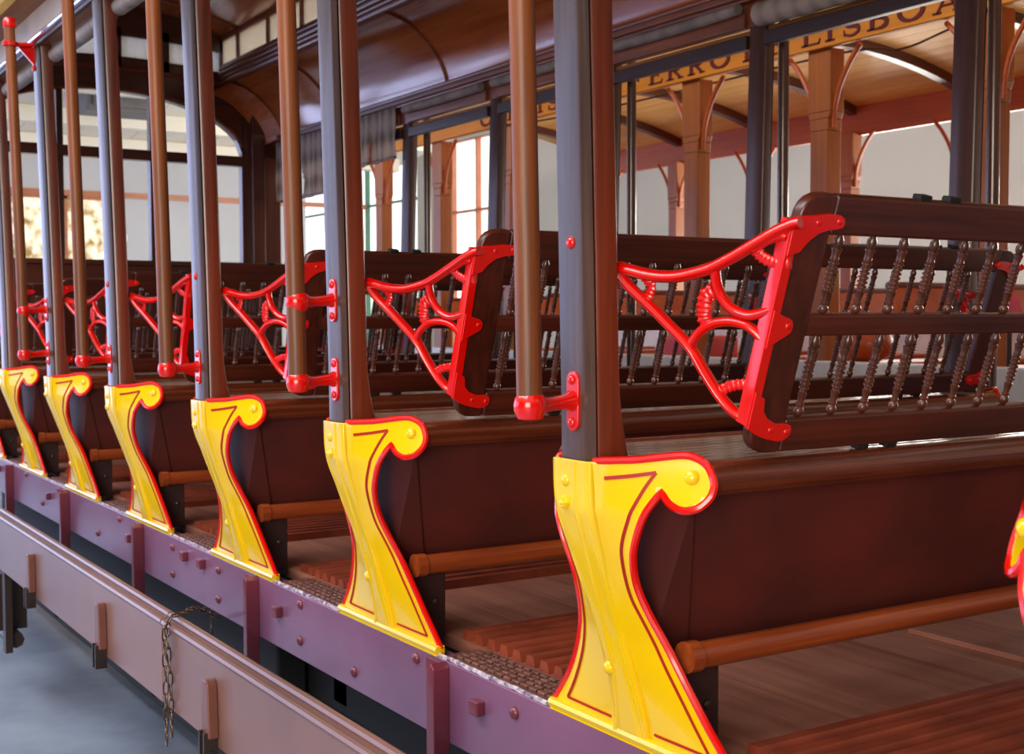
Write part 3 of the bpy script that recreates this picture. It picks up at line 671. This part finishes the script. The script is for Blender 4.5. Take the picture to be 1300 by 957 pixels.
# undercarriage
uc = empty('tram_truck', (0, 0, 0)); tag(uc, 'black wheel truck in the shade beneath the tram', 'wheel truck')
MB().box(.24, .33, 1.75, 5.6, -1.16, -.6).build('side_skirt', 'dark', uc, bevel=.01)  # dark sheet added to stand in for the shade behind the sill gap
MB().box(.34, .40, -.6, 5.2, -.86, -.70).box(WID-.40, WID-.34, -.6, 5.2, -.86, -.70).box(.34, WID-.34, 1.5, 1.6, -.84, -.72).box(.34, WID-.34, 3.2, 3.3, -.84, -.72).box(.3, WID-.3, -2.4, 5.9, -.7, -.55).build('truck_frame', 'dark', uc, bevel=.01)
for y in (.9, 3.9):
    for x in (.53, WID-.53):
        MB().lathe([(.33, -.03), (.34, .0), (.31, .03), (.29, .05), (.28, .04), (.10, .03), (.08, .07), (.05, .08)], lambda a, b_, h: (x-h if x < 1 else x+h, y+a, -.91+b_), 28).build('wheel', 'dark', uc, smooth=True)
    MB().box(.38, .46, y-.1, y+.1, -1.0, -.78).build('axle_box', 'iron', uc, bevel=.01)
    MB().tube([(.4, y, -.91), (WID-.4, y, -.91)], .05, 12).build('axle', 'dark', uc)

# ================================================================== roof
rf = empty('tram_roof', (0, 0, 0)); tag(rf, 'varnished tram roof with curved glossy cove and frosted clerestory windows', 'roof')
cove_prof = [(1.60, 1.625), (1.648, 1.618), (1.709, 1.597), (1.771, 1.560), (1.833, 1.505), (1.888, 1.438), (1.922, 1.367), (1.930, 1.328)]
Y0, Y1 = -2.6, 5.93
for sg in (0, 1):
    fx = (lambda x: x) if sg == 0 else (lambda x: WID-x)
    pr = smoothpath([(a, 0, b_) for a, b_ in cove_prof], 4)
    pr2 = [(p.x, p.z) for p in pr]+[(p.x+.018, p.z+.02) for p in reversed(pr)]
    MB().prism(pr2, lambda a, b_, d: (fx(a), d, b_), Y0, Y1).build('cove_panel', 'cove', rf, smooth=True)
    y = 3.74-1.28*4
    while y < 5.9:
        if y > Y0: MB().tube([(fx(p.x-.003), y, p.z-.003) for p in pr], .0085, 6).build('cove_bead', 'mould', rf, smooth=True)
        y += 1.28
    # mouldings below clerestory
    m = MB(); m.box(fx(1.60), fx(1.64), Y0, Y1, 1.622, 1.722)
    for z, r in ((1.634, .012), (1.662, .009), (1.688, .013), (1.716, .009)): m.tube([(fx(1.598), Y0, z), (fx(1.598), Y1, z)], r, 8)
    m.build('clerestory_moulding', 'mould', rf, smooth=True)
    m = MB(); y = 5.66-.47*17
    m.box(fx(1.605), fx(1.635), Y0, Y1, 1.722, 1.745); m.box(fx(1.605), fx(1.635), Y0, Y1, 1.885, 1.91)
    while y < 5.93:
        if y > Y0: m.box(fx(1.605), fx(1.635), y-.014, y+.014, 1.74, 1.89)
        y += .47
    cl = m.build('clerestory_frame', 'mould', rf)
    MB().box(fx(1.618), fx(1.622), Y0, Y1, 1.74, 1.89).build('clerestory_glass', 'frost', cl)
    # cornice above the posts
    m = MB().box(fx(1.915), fx(1.985), Y0, Y1, 1.296, 1.335)
    for xx, z, r in ((1.915, 1.326, .010), (1.922, 1.305, .008), (1.93, 1.290, .008)): m.tube([(fx(xx), Y0, z), (fx(xx), Y1, z)], r, 8)
    m.build('cornice', 'mould', rf, smooth=True)
    if sg == 1:
        MB().box(-.028, .040, Y0, Y1, 1.22, 1.296).build('header_board', 'mould', rf)
# upper deck ceiling
m = MB(); pts = [(.34+i*(1.3/14), 1.905+.13*(1-((i-7)/7)**2)) for i in range(15)]
m.prism(pts+[(a, b_+.02) for a, b_ in reversed(pts)], lambda a, b_, d: (a, d, b_), Y0, Y1).build('deck_ceiling', 'cove', rf, smooth=True)
y = 5.66-.94*9
while y < 5.9:
    if y > Y0: MB().tube([(a, y, b_-.004) for a, b_ in pts], .012, 6).build('deck_rib', 'mould', rf, smooth=True)
    y += .94
# near eave
MB().box(-.034, -.028, Y0, 6.2, 1.245, 1.345).build('letterboard', 'beige', rf)
MB().tube([(-.040, Y0, 1.238), (-.040, 6.2, 1.238)], .009, 8).build('rain_strip', 'steel', rf, smooth=True)
MB().box(-.034, -.02, Y0, 6.2, 1.215, 1.235).build('edge_strip', 'win', rf)
MB().box(-.125, -.020, Y0, 6.2, 1.342, 1.356).build('soffit', 'soff', rf)
m = MB().prism([(-.126, 1.340), (-.150, 1.352), (-.225, 1.455), (-.225, 1.50), (-.15, 1.56), (-.11, 1.36)], lambda a, b_, d: (a, d, b_), Y0, 6.2); m.build('eave_edge', 'eave', rf, smooth=False)
MB().box(WID-.030, WID-.006, Y0, Y1, 1.200, 1.297).build('header_board', 'mould', rf)
# far-side window bars and head boards
for k in range(-1, 7):
    y0 = S*k+.003; y1 = S*(k+1)-.082
    MB().box(WID-.036, WID-.004, y0, y1, 1.130, 1.176).build('window_bar', 'win', rf, bevel=.003)
    MB().box(WID-.045, WID-.0305, y0, y1, 1.200, 1.250).build('head_board', 'mould', rf, bevel=.003)
    MB().box(WID-.012, WID-.006, y0, y1, 1.178, 1.196).build('brass_strip', 'soff', rf)

# blinds
def roll_blind(name, x, k, z, r, lab, n=40, grp='rolled blinds'):
    m = MB(); y0 = S*k+.012; y1 = S*(k+1)-.09; pts = []; rr = []
    for i in range(n+1):
        y = y0+(y1-y0)*i/n; pts.append((x+.003*noise.noise(Vector((y*9, k, 0))), y, z-.004*math.sin(math.pi*i/n))); rr.append(r*(1+.06*noise.noise(Vector((y*5, k, 7)))))
    o = m.tube(pts, rr, 14).build(name, 'cloth' if (x > 1 and k < 2) else 'canvas', smooth=True); tag(o, lab, 'blind', grp); return o
near_lab = {0: 'rolled blind above the nearest bay, above the picture', 1: 'rolled blind of the second near bay, out of view above', 2: 'grey rolled blind under the near eave beside the third post', 3: 'grey rolled canvas blind under the near eave, right of the fifth post', 4: 'grey rolled blind at the top left corner, left of the fifth post', 5: 'farthest grey rolled blind on the near side'}
for k in (2, 3, 4, 5): roll_blind('rolled_blind', .030, k, 1.185, .026, near_lab[k], grp='rolled blinds under the near eave')
far_rl = {0: 'rolled plaid blind above the far window at the right edge', 1: 'bulky plaid blind rolled up above the letters LISBOA', 2: 'thin rolled blind above the window left of the lettering gap', 3: 'rolled blind above the far window hidden by the biggest post', 4: 'crumpled rolled blind above the bright hall window'}
for k in (0, 1, 2, 3, 4): roll_blind('rolled_blind', WID-.062, k, 1.262 if k > 1 else 1.225, .020 if k > 1 else .040, far_rl[k], grp='rolled blinds over the far windows')
def hang_blind(k, zb, arch, lab):
    root = empty('hanging_blind', (WID-.06, S*k+.38, 1.29)); tag(root, lab, 'blind', 'lowered blinds on the far side'); y0 = .012-.38; y1 = S-.09-.38
    nu, nv = 60, 24; vs = []; fs = []
    for i in range(nu+1):
        for j in range(nv+1):
            y = y0+(y1-y0)*i/nu; z = -(1.29-zb)*j/nv
            vs.append((.010*math.sin(y*34+.5*math.sin(j*.3))*(.4+.6*j/nv), y, z-(.012*math.sin(math.pi*i/nu) if j == nv else 0)))
    for i in range(nu):
        for j in range(nv):
            yc = y0+(y1-y0)*(i+.5)/nu; zc = -(1.29-zb)*(j+.5)/nv
            if arch:
                h = abs(yc-(-.02))
                if h < .055 and zc < -(1.29-zb)+.17*math.sqrt(max(0, 1-(h/.055)**2)) and zc > -(1.29-zb)+.02: continue
            fs.append((i*(nv+1)+j, (i+1)*(nv+1)+j, (i+1)*(nv+1)+j+1, i*(nv+1)+j+1))
    MB().add(vs, fs).build('cloth', 'cloth', root, smooth=True, solid=.003)
    MB().tube([(0, y0, -(1.29-zb)), (0, y1, -(1.29-zb))], .008, 8).build('hem_rod', 'mould', root, smooth=True)
    if not arch:
        hd = MB().tube([(-.018, -.12, -.15), (-.024, -.12, -.19), (-.022, -.12, -.22), (-.026, -.12, -.262)], [.010, .015, .010, .018], 10, flat=(Vector((1, 0, 0)), .5)); hd.build('handle', 'obrownz', root, smooth=True)
hang_blind(5, 1.035, False, 'grey striped blind half lowered with a brown wooden handle')
hang_blind(6, .93, True, 'grey blind with an arched cut-out, beside the end window')

# ================================================================== end bulkhead
eb = empty('end_bulkhead', (0, 0, 0)); tag(eb, 'dark wooden tram end wall with arched window and clerestory light', 'tram end wall')
E0, E1 = 5.93, 5.99
arch = lambda x: 1.20+.335*math.sqrt(max(0, 1-((x-.93)/.81)**2))
MB().box(-.02, WID, E0, E1, -.45, .53).box(-.02, WID, E0-.015, E1, .53, .56).build('lower_panel', 'bulkx', eb, bevel=.004)
MB().box(-.02, .13, E0, E1, .55, 1.9).build('side_stile', 'bulk', eb, bevel=.004)
MB().box(1.73, WID, E0, E1, .55, 1.62).build('side_stile', 'bulk', eb, bevel=.004)
MB().box(1.78, 1.86, E0-.05, E0-.001, .55, 1.5).build('pilaster', 'bulk', eb, bevel=.004)
MB().box(.13, 1.73, E0-.01, E1, 1.145, 1.205).build('transom', 'bulkx', eb, bevel=.004)
for x in (.655, 1.185): MB().box(x-.018, x+.018, E0, E1, .55, arch(x)+.01).build('mullion', 'winz', eb, bevel=.003)
m = MB(); n = 40
for i in range(n):
    xa = .12+1.62*i/n; xb = .12+1.62*(i+1)/n; za, zb_ = arch(xa), arch(xb)
    m.add([(xa, E0, za), (xb, E0, zb_), (xb, E0, 1.735-.06*((xb-.99)/.8)**2), (xa, E0, 1.735-.06*((xa-.99)/.8)**2), (xa, E1, za), (xb, E1, zb_), (xb, E1, 1.735-.06*((xb-.99)/.8)**2), (xa, E1, 1.735-.06*((xa-.99)/.8)**2)],
          [(0, 1, 2, 3), (4, 7, 6, 5), (0, 4, 5, 1), (3, 2, 6, 7)])
m.build('arched_header', 'bulkx', eb)
MB().tube([(.13+1.6*i/40, E0-.004, arch(.13+1.6*i/40)+.012) for i in range(41)], .011, 8).build('arch_moulding', 'mould', eb, smooth=True)
MB().tube([(.13+1.6*i/40, E0-.004, 1.665-.06*((.13+1.6*i/40-.99)/.8)**2) for i in range(41)], .012, 8).build('header_moulding', 'mould', eb, smooth=True)
m = MB()
for i in range(24):
    xa = .36+1.26*i/24; xb = .36+1.26*(i+1)/24; c1 = -.06*((xa-.99)/.8)**2; c2 = -.06*((xb-.99)/.8)**2
    m.add([(xa, E0+.02, 1.735+c1), (xb, E0+.02, 1.735+c2), (xb, E0+.02, 1.86+c2), (xa, E0+.02, 1.86+c1)], [(0, 1, 2, 3)])
m.build('clerestory_glass', 'frost', eb, solid=.004)
m = MB()
for i in range(24):
    xa = .36+1.26*i/24; xb = .36+1.26*(i+1)/24; c1 = -.06*((xa-.99)/.8)**2; c2 = -.06*((xb-.99)/.8)**2
    m.add([(xa, E0, 1.855+c1), (xb, E0, 1.855+c2), (xb, E0, 2.06), (xa, E0, 2.06), (xa, E1, 1.855+c1), (xb, E1, 1.855+c2), (xb, E1, 2.06), (xa, E1, 2.06)], [(0, 1, 2, 3), (4, 7, 6, 5), (0, 4, 5, 1)])
for x in (.36, .99, 1.27, 1.62): m.box(x-.02, x+.02, E0, E1, 1.66, 1.9)
m.build('clerestory_frame', 'bulkx', eb)
# curved corner panel joining cove and end wall
m = MB()
def corner(u, v):
    a = u*math.pi/2
    p = pr[int(v*(len(pr)-1))]
    return (p.x-.14*math.sin(a)*(1 if v > .0 else 1)*.6, 5.93-.22*(1-math.sin(a)) if 0 else 5.78+.15*math.sin(a), p.z-.01-.05*math.sin(a))
m.grid(corner, 8, len(pr)-1).build('cove_corner', 'cove', eb, smooth=True)
# crank lever beyond the end wall
lv = MB().tube([(1.05, 6.5, .45), (1.12, 6.5, .55), (1.16, 6.5, .60), (1.165, 6.5, .70)], .012, 8).tube([(1.165, 6.5, .70), (1.165, 6.5, .74)], .018, 8)
lv.tube([(1.05, 6.5, .45), (1.05, 6.5, GZ)], .02, 10)
tag(lv.build('brake_lever', 'steel', smooth=True), 'bent bright metal lever seen through the end window', 'lever')

# ================================================================== second tram behind
OX, OW = 3.0, 2.1
ot = empty('open_tram', (OX, 0, 0)); tag(ot, 'orange wooden open tram standing behind, with lettered amber fascia', 'tram')
def O(x): return x
MB().box(0, .03, -2.4, 7.0, 1.368, 1.515).build('fascia', 'amber', ot)
MB().tube([(0, -2.4, 1.372), (0, 7.0, 1.372)], .006, 6).tube([(0, -2.4, 1.512), (0, 7.0, 1.512)], .008, 6).build('fascia_bead', 'amber', ot, smooth=True)
MB().box(OW-.03, OW, -2.4, 7.0, 1.352, 1.535).build('rear_beam', 'obrown', ot)
fas = [c for c in kids(ot) if c.name.startswith('fascia') and 'bead' not in c.name][0]
py = [3.257-S*i for i in range(6)]+[3.257+S*i for i in range(1, 5)]
for y in py:
    for xo, fl, mt in ((.02, 1, 'obrownz'), (OW-.09, -1, 'obrownz')):
        m = MB(); a, c = (.062, .050) if fl == 1 else (.05, .042)
        zs = [-.30, 1.02, 1.07, 1.10, 1.37]; ws = [c, c, c+.004, a+.004, a+.004]
        for z0, z1, w0, w1 in zip(zs, zs[1:], ws, ws[1:]):
            m.add([(xo-.0, y-w0, z0), (xo+.085, y-w0, z0), (xo+.085, y+w0, z0), (xo, y+w0, z0), (xo, y-w1, z1), (xo+.085, y-w1, z1), (xo+.085, y+w1, z1), (xo, y+w1, z1)], [(0, 1, 5, 4), (1, 2, 6, 5), (2, 3, 7, 6), (3, 0, 4, 7), (0, 3, 2, 1), (4, 5, 6, 7)])
        po = m.build('post', mt, ot, bevel=.004)
        for sg in (1, -1):
            q = [(xo+.03, y+sg*(c+.010), 1.03), (xo+.03, y+sg*(c+.016), 1.12), (xo+.03, y+sg*(c+.045), 1.21), (xo+.03, y+sg*(c+.10), 1.30), (xo+.03, y+sg*(c+.155), 1.362)]
            MB().tube(smoothpath(q), .013, 8, flat=(Vector((0, 1, 0)), .7)).build('curved_brace', 'obrown', po, smooth=True)
# roof boards: arched
n = 26
for i in range(n):
    x0 = -.08+(OW+.16)*i/n; x1 = -.08+(OW+.16)*(i+1)/n-.004
    za = 1.50+.20*(1-((x0-OW/2)/(OW/2+.08))**2); zb_ = 1.50+.20*(1-((x1-OW/2)/(OW/2+.08))**2)
    MB().add([(x0, -2.4, za), (x1, -2.4, zb_), (x1, 7.0, zb_), (x0, 7.0, za), (x0, -2.4, za+.02), (x1, -2.4, zb_+.02), (x1, 7.0, zb_+.02), (x0, 7.0, za+.02)], [(0, 1, 2, 3), (4, 7, 6, 5), (0, 4, 5, 1), (2, 6, 7, 3), (0, 3, 7, 4), (1, 5, 6, 2)]).build('roof_board', 'pine', ot)
for y in [3.257-S*.0+S*i for i in range(-6, 5)]:
    pts_ = [(OW*i/20, 1.50+.20*(1-((OW*i/20-OW/2)/(OW/2+.08))**2)) for i in range(21)]
    MB().prism(pts_+[(a, b_-.055) for a, b_ in reversed(pts_)], lambda a, b_, d: (a, y+d, b_), -.028, .028).build('roof_rib', 'rib', ot)
# cable drooping under the roof
MB().tube(smoothpath([(.5, 7.0, 1.55), (.7, 5.0, 1.52), (1.0, 3.257, 1.60), (1.0, 2.8, 1.55), (1.0, 2.407, 1.60), (1.0, 1.9, 1.55), (1.0, 1.557, 1.60), (1.0, 1.1, 1.55), (1.0, .707, 1.60)], 8), .006, 6).build('cable', 'iron', ot, smooth=True)
# body side sill and seats
MB().box(.0, .06, -2.4, 7.0, -.16, .025).build('body_rail', 'cream', ot, bevel=.01)
MB().box(.0, .05, -2.4, 7.0, -.62, -.17).build('body_sill', 'strap', ot)
MB().box(OW-.06, OW, -2.4, 7.0, -.62, .19).build('rear_sill', 'cream', ot)
MB().box(.05, OW-.06, -2.4, 7.0, -.60, -.50).build('body_floor', 'obrown', ot)
for i, y in enumerate(py):
    yy = y-.42
    bo = MB().prism([(.05, .205), (.10, .34), (.13, .34), (.08, .205)], lambda a, b_, d: (d, yy+a, b_), .12, OW-.14).build('seat_back', 'obrown', ot, bevel=.01)
    MB().tube([(.12, yy+.115, .345), (OW-.14, yy+.115, .345)], .017, 8).build('top_rail', 'rib', bo, smooth=True)
    MB().box(.12, OW-.14, yy-.30, yy, -.03, .0).box(.14, .2, yy-.28, yy, -.5, -.03).box(OW-.22, OW-.16, yy-.28, yy, -.5, -.03).build('seat', 'obrown', ot, bevel=.008)
# wheels under it on the ground
for y in (.6, 3.8):
    for x in (.45, OW-.45): MB().lathe([(.33, -.03), (.34, 0), (.31, .03), (.08, .05)], lambda a, b_, h: (x+h, y+a, -.91+b_), 24).build('wheel', 'dark', ot, smooth=True)
MB().box(.3, OW-.3, -1.5, 6, -.8, -.6).build('chassis', 'dark', ot)

# lettering drawn with strokes, thick/thin with slab serifs
def stroke(m, pts, w0, oy, oz, h):
    q = [Vector((p[0]*h*WX, p[1]*h)) for p in pts]; vs = []; n = len(q)
    for i in range(n):
        a = q[max(i-1, 0)]; c = q[min(i+1, n-1)]; t = (c-a).normalized(); w_ = (w0(i/(n-1)) if callable(w0) else w0)*h
        nr = Vector((-t.y, t.x))*w_/2
        for s in (1, -1): pp = q[i]+nr*s; vs.append(pp)
    k = len(m.v); m.v += [(-.0045, oy-p.x, oz+p.y) for p in vs]+[(-.0001, oy-p.x, oz+p.y) for p in vs]
    N = len(vs)
    for i in range(n-1):
        a, b_, c, d = 2*i, 2*i+1, 2*i+3, 2*i+2
        m.f += [(k+a, k+b_, k+c, k+d), (k+N+a, k+N+d, k+N+c, k+N+b_), (k+a, k+d, k+N+d, k+N+a), (k+b_, k+N+b_, k+N+c, k+c)]
    m.f += [(k, k+N, k+N+1, k+1), (k+2*n-2, k+2*n-1, k+N+2*n-1, k+N+2*n-2)]
def arc(cx, cy, rx, ry, a0, a1, n=14): return [(cx+rx*math.cos(math.radians(a0+(a1-a0)*i/n)), cy+ry*math.sin(math.radians(a0+(a1-a0)*i/n))) for i in range(n+1)]
T, K, SF, WX = .27, .11, .085, 1.75
def serif(x, y, w_=.36): return ([(x-w_/2, y), (x+w_/2, y)], SF)
def thick(a0, a1): return lambda t: K+(T-K)*abs(math.cos(math.radians(a0+(a1-a0)*t)))
G = {
 'I': [([(0, 0), (0, 1)], T), serif(0, .03), serif(0, .97)],
 'L': [([(-.2, 0), (-.2, 1)], T), serif(-.2, .97), ([(-.38, .03), (.34, .03)], SF), ([(.31, .0), (.36, .26)], .07)],
 'E': [([(-.2, 0), (-.2, 1)], T), ([(-.38, .03), (.32, .03)], SF), ([(-.38, .97), (.30, .97)], SF), ([(-.2, .52), (.14, .52)], SF), ([(.14, .38), (.14, .66)], .05), ([(.29, 0), (.34, .24)], .06), ([(.28, 1), (.30, .78)], .06)],
 'F': [([(-.2, 0), (-.2, 1)], T), serif(-.2, .03), ([(-.38, .97), (.32, .97)], SF), ([(-.2, .50), (.14, .50)], SF), ([(.14, .36), (.14, .64)], .05), ([(.30, 1), (.32, .76)], .06)],
 'R': [([(-.22, 0), (-.22, 1)], T), serif(-.22, .03), ([(-.4, .97), (.02, .97)], SF), ([(-.2, .50), (.02, .50)], SF), (arc(.02, .735, .24, .235, 90, -90), lambda t: K+(T-K)*math.sin(math.pi*t)), ([(-.02, .5), (.2, .2), (.3, .04)], .17), ([(.2, .03), (.44, .03)], SF)],
 'D': [([(-.25, 0), (-.25, 1)], T), ([(-.43, .97), (.0, .97)], SF), ([(-.43, .03), (.0, .03)], SF), (arc(-.02, .5, .40, .47, 90, -90, 20), lambda t: K+(T-K)*math.sin(math.pi*t))],
 'O': [(arc(0, .5, .40, .46, 0, 360, 32), lambda t: K+(T-K)*abs(math.cos(2*math.pi*t)))],
 'C': [(arc(.04, .5, .40, .46, 50, 310, 26), lambda t: K+(T-K)*max(0, math.sin(math.pi*t))), ([(.33, .66), (.33, .95)], .06), ([(.33, .06), (.33, .32)], .06)],
 'S': [(arc(0, .73, .24, .22, 30, 270, 16)+arc(0, .26, .28, .25, 90, -150, 16), lambda t: K+(T-K)*math.exp(-((t-.5)/.22)**2)), ([(.24, .70), (.24, .96)], .06), ([(-.27, .03), (-.27, .32)], .06)],
 'B': [([(-.22, 0), (-.22, 1)], T), ([(-.4, .97), (.0, .97)], SF), ([(-.4, .03), (.04, .03)], SF), ([(-.2, .52), (.0, .52)], SF), (arc(.0, .745, .22, .225, 90, -90), lambda t: K+(T-K)*math.sin(math.pi*t)), (arc(.03, .275, .27, .245, 90, -90), lambda t: K+(T-K)*math.sin(math.pi*t))],
 'A': [([(-.34, 0), (0, 1)], K+.02), ([(.0, 1), (.34, 0)], T), ([(-.22, .33), (.2, .33)], SF), serif(-.35, .03, .28), serif(.33, .03, .34)],
}
LY = {}
word = [('C', 6.10), ('A', 5.95), ('R', 5.79), ('R', 5.63), ('I', 5.50), ('S', 5.37), ('D', 5.05), ('E', 4.90), ('F', 3.66), ('E', 3.50), ('R', 3.355), ('R', 3.195), ('O', 3.02), ('D', 2.80), ('E', 2.66), ('L', 2.435), ('I', 2.325), ('S', 2.205), ('B', 2.06), ('O', 1.893), ('A', 1.715)]
for ch_, y in word:
    if y > 4: y -= .95
    m = MB()
    for p in G[ch_]: stroke(m, p[0], p[1], y, 1.390, .084)
    m.build('letter', 'letter', fas)

# small things aboard the tram behind
dsc = MB().lathe([(.035, -.006), (.085, -.008), (.085, .008), (.035, .006)], lambda a, b_, h: (3.22+h, 1.62+a, .24+b_), 20)
o = tag(dsc.build('life_disc', 'pink', smooth=True), 'pink round disc with a dark hole, beyond the nearest bench', 'disc')
MB().lathe([(.034, -.007), (.034, .007)], lambda a, b_, h: (3.22+h, 1.62+a, .24+b_), 16).build('hub', 'dark', o)
MB().box(3.235, 3.26, 1.60, 1.64, -.499, .24).build('stand', 'iron', o)
ps = MB().box(3.14, 3.5, 3.42, 3.66, 0.001, .12)
tag(ps.build('cushion', 'pink', bevel=.02), 'pink red seat cushion seen low between the spindles', 'cushion')
bg_ = MB().lathe([(.05, 0), (.10, .03), (.12, .08), (.10, .14), (.06, .17)], lambda a, b_, h: (3.62+a, 2.66+b_*1.1, .001+h), 14)
tag(bg_.build('leather_bag', 'obrown', smooth=True), 'orange brown rounded bag low beyond the nearest seat back', 'bag')
rb_ = MB().box(3.2, 3.3, 1.72, 1.86, 0.001, .13)
tag(rb_.build('red_box', 'red', bevel=.01), 'small bright red box beside the rounded bag', 'box')
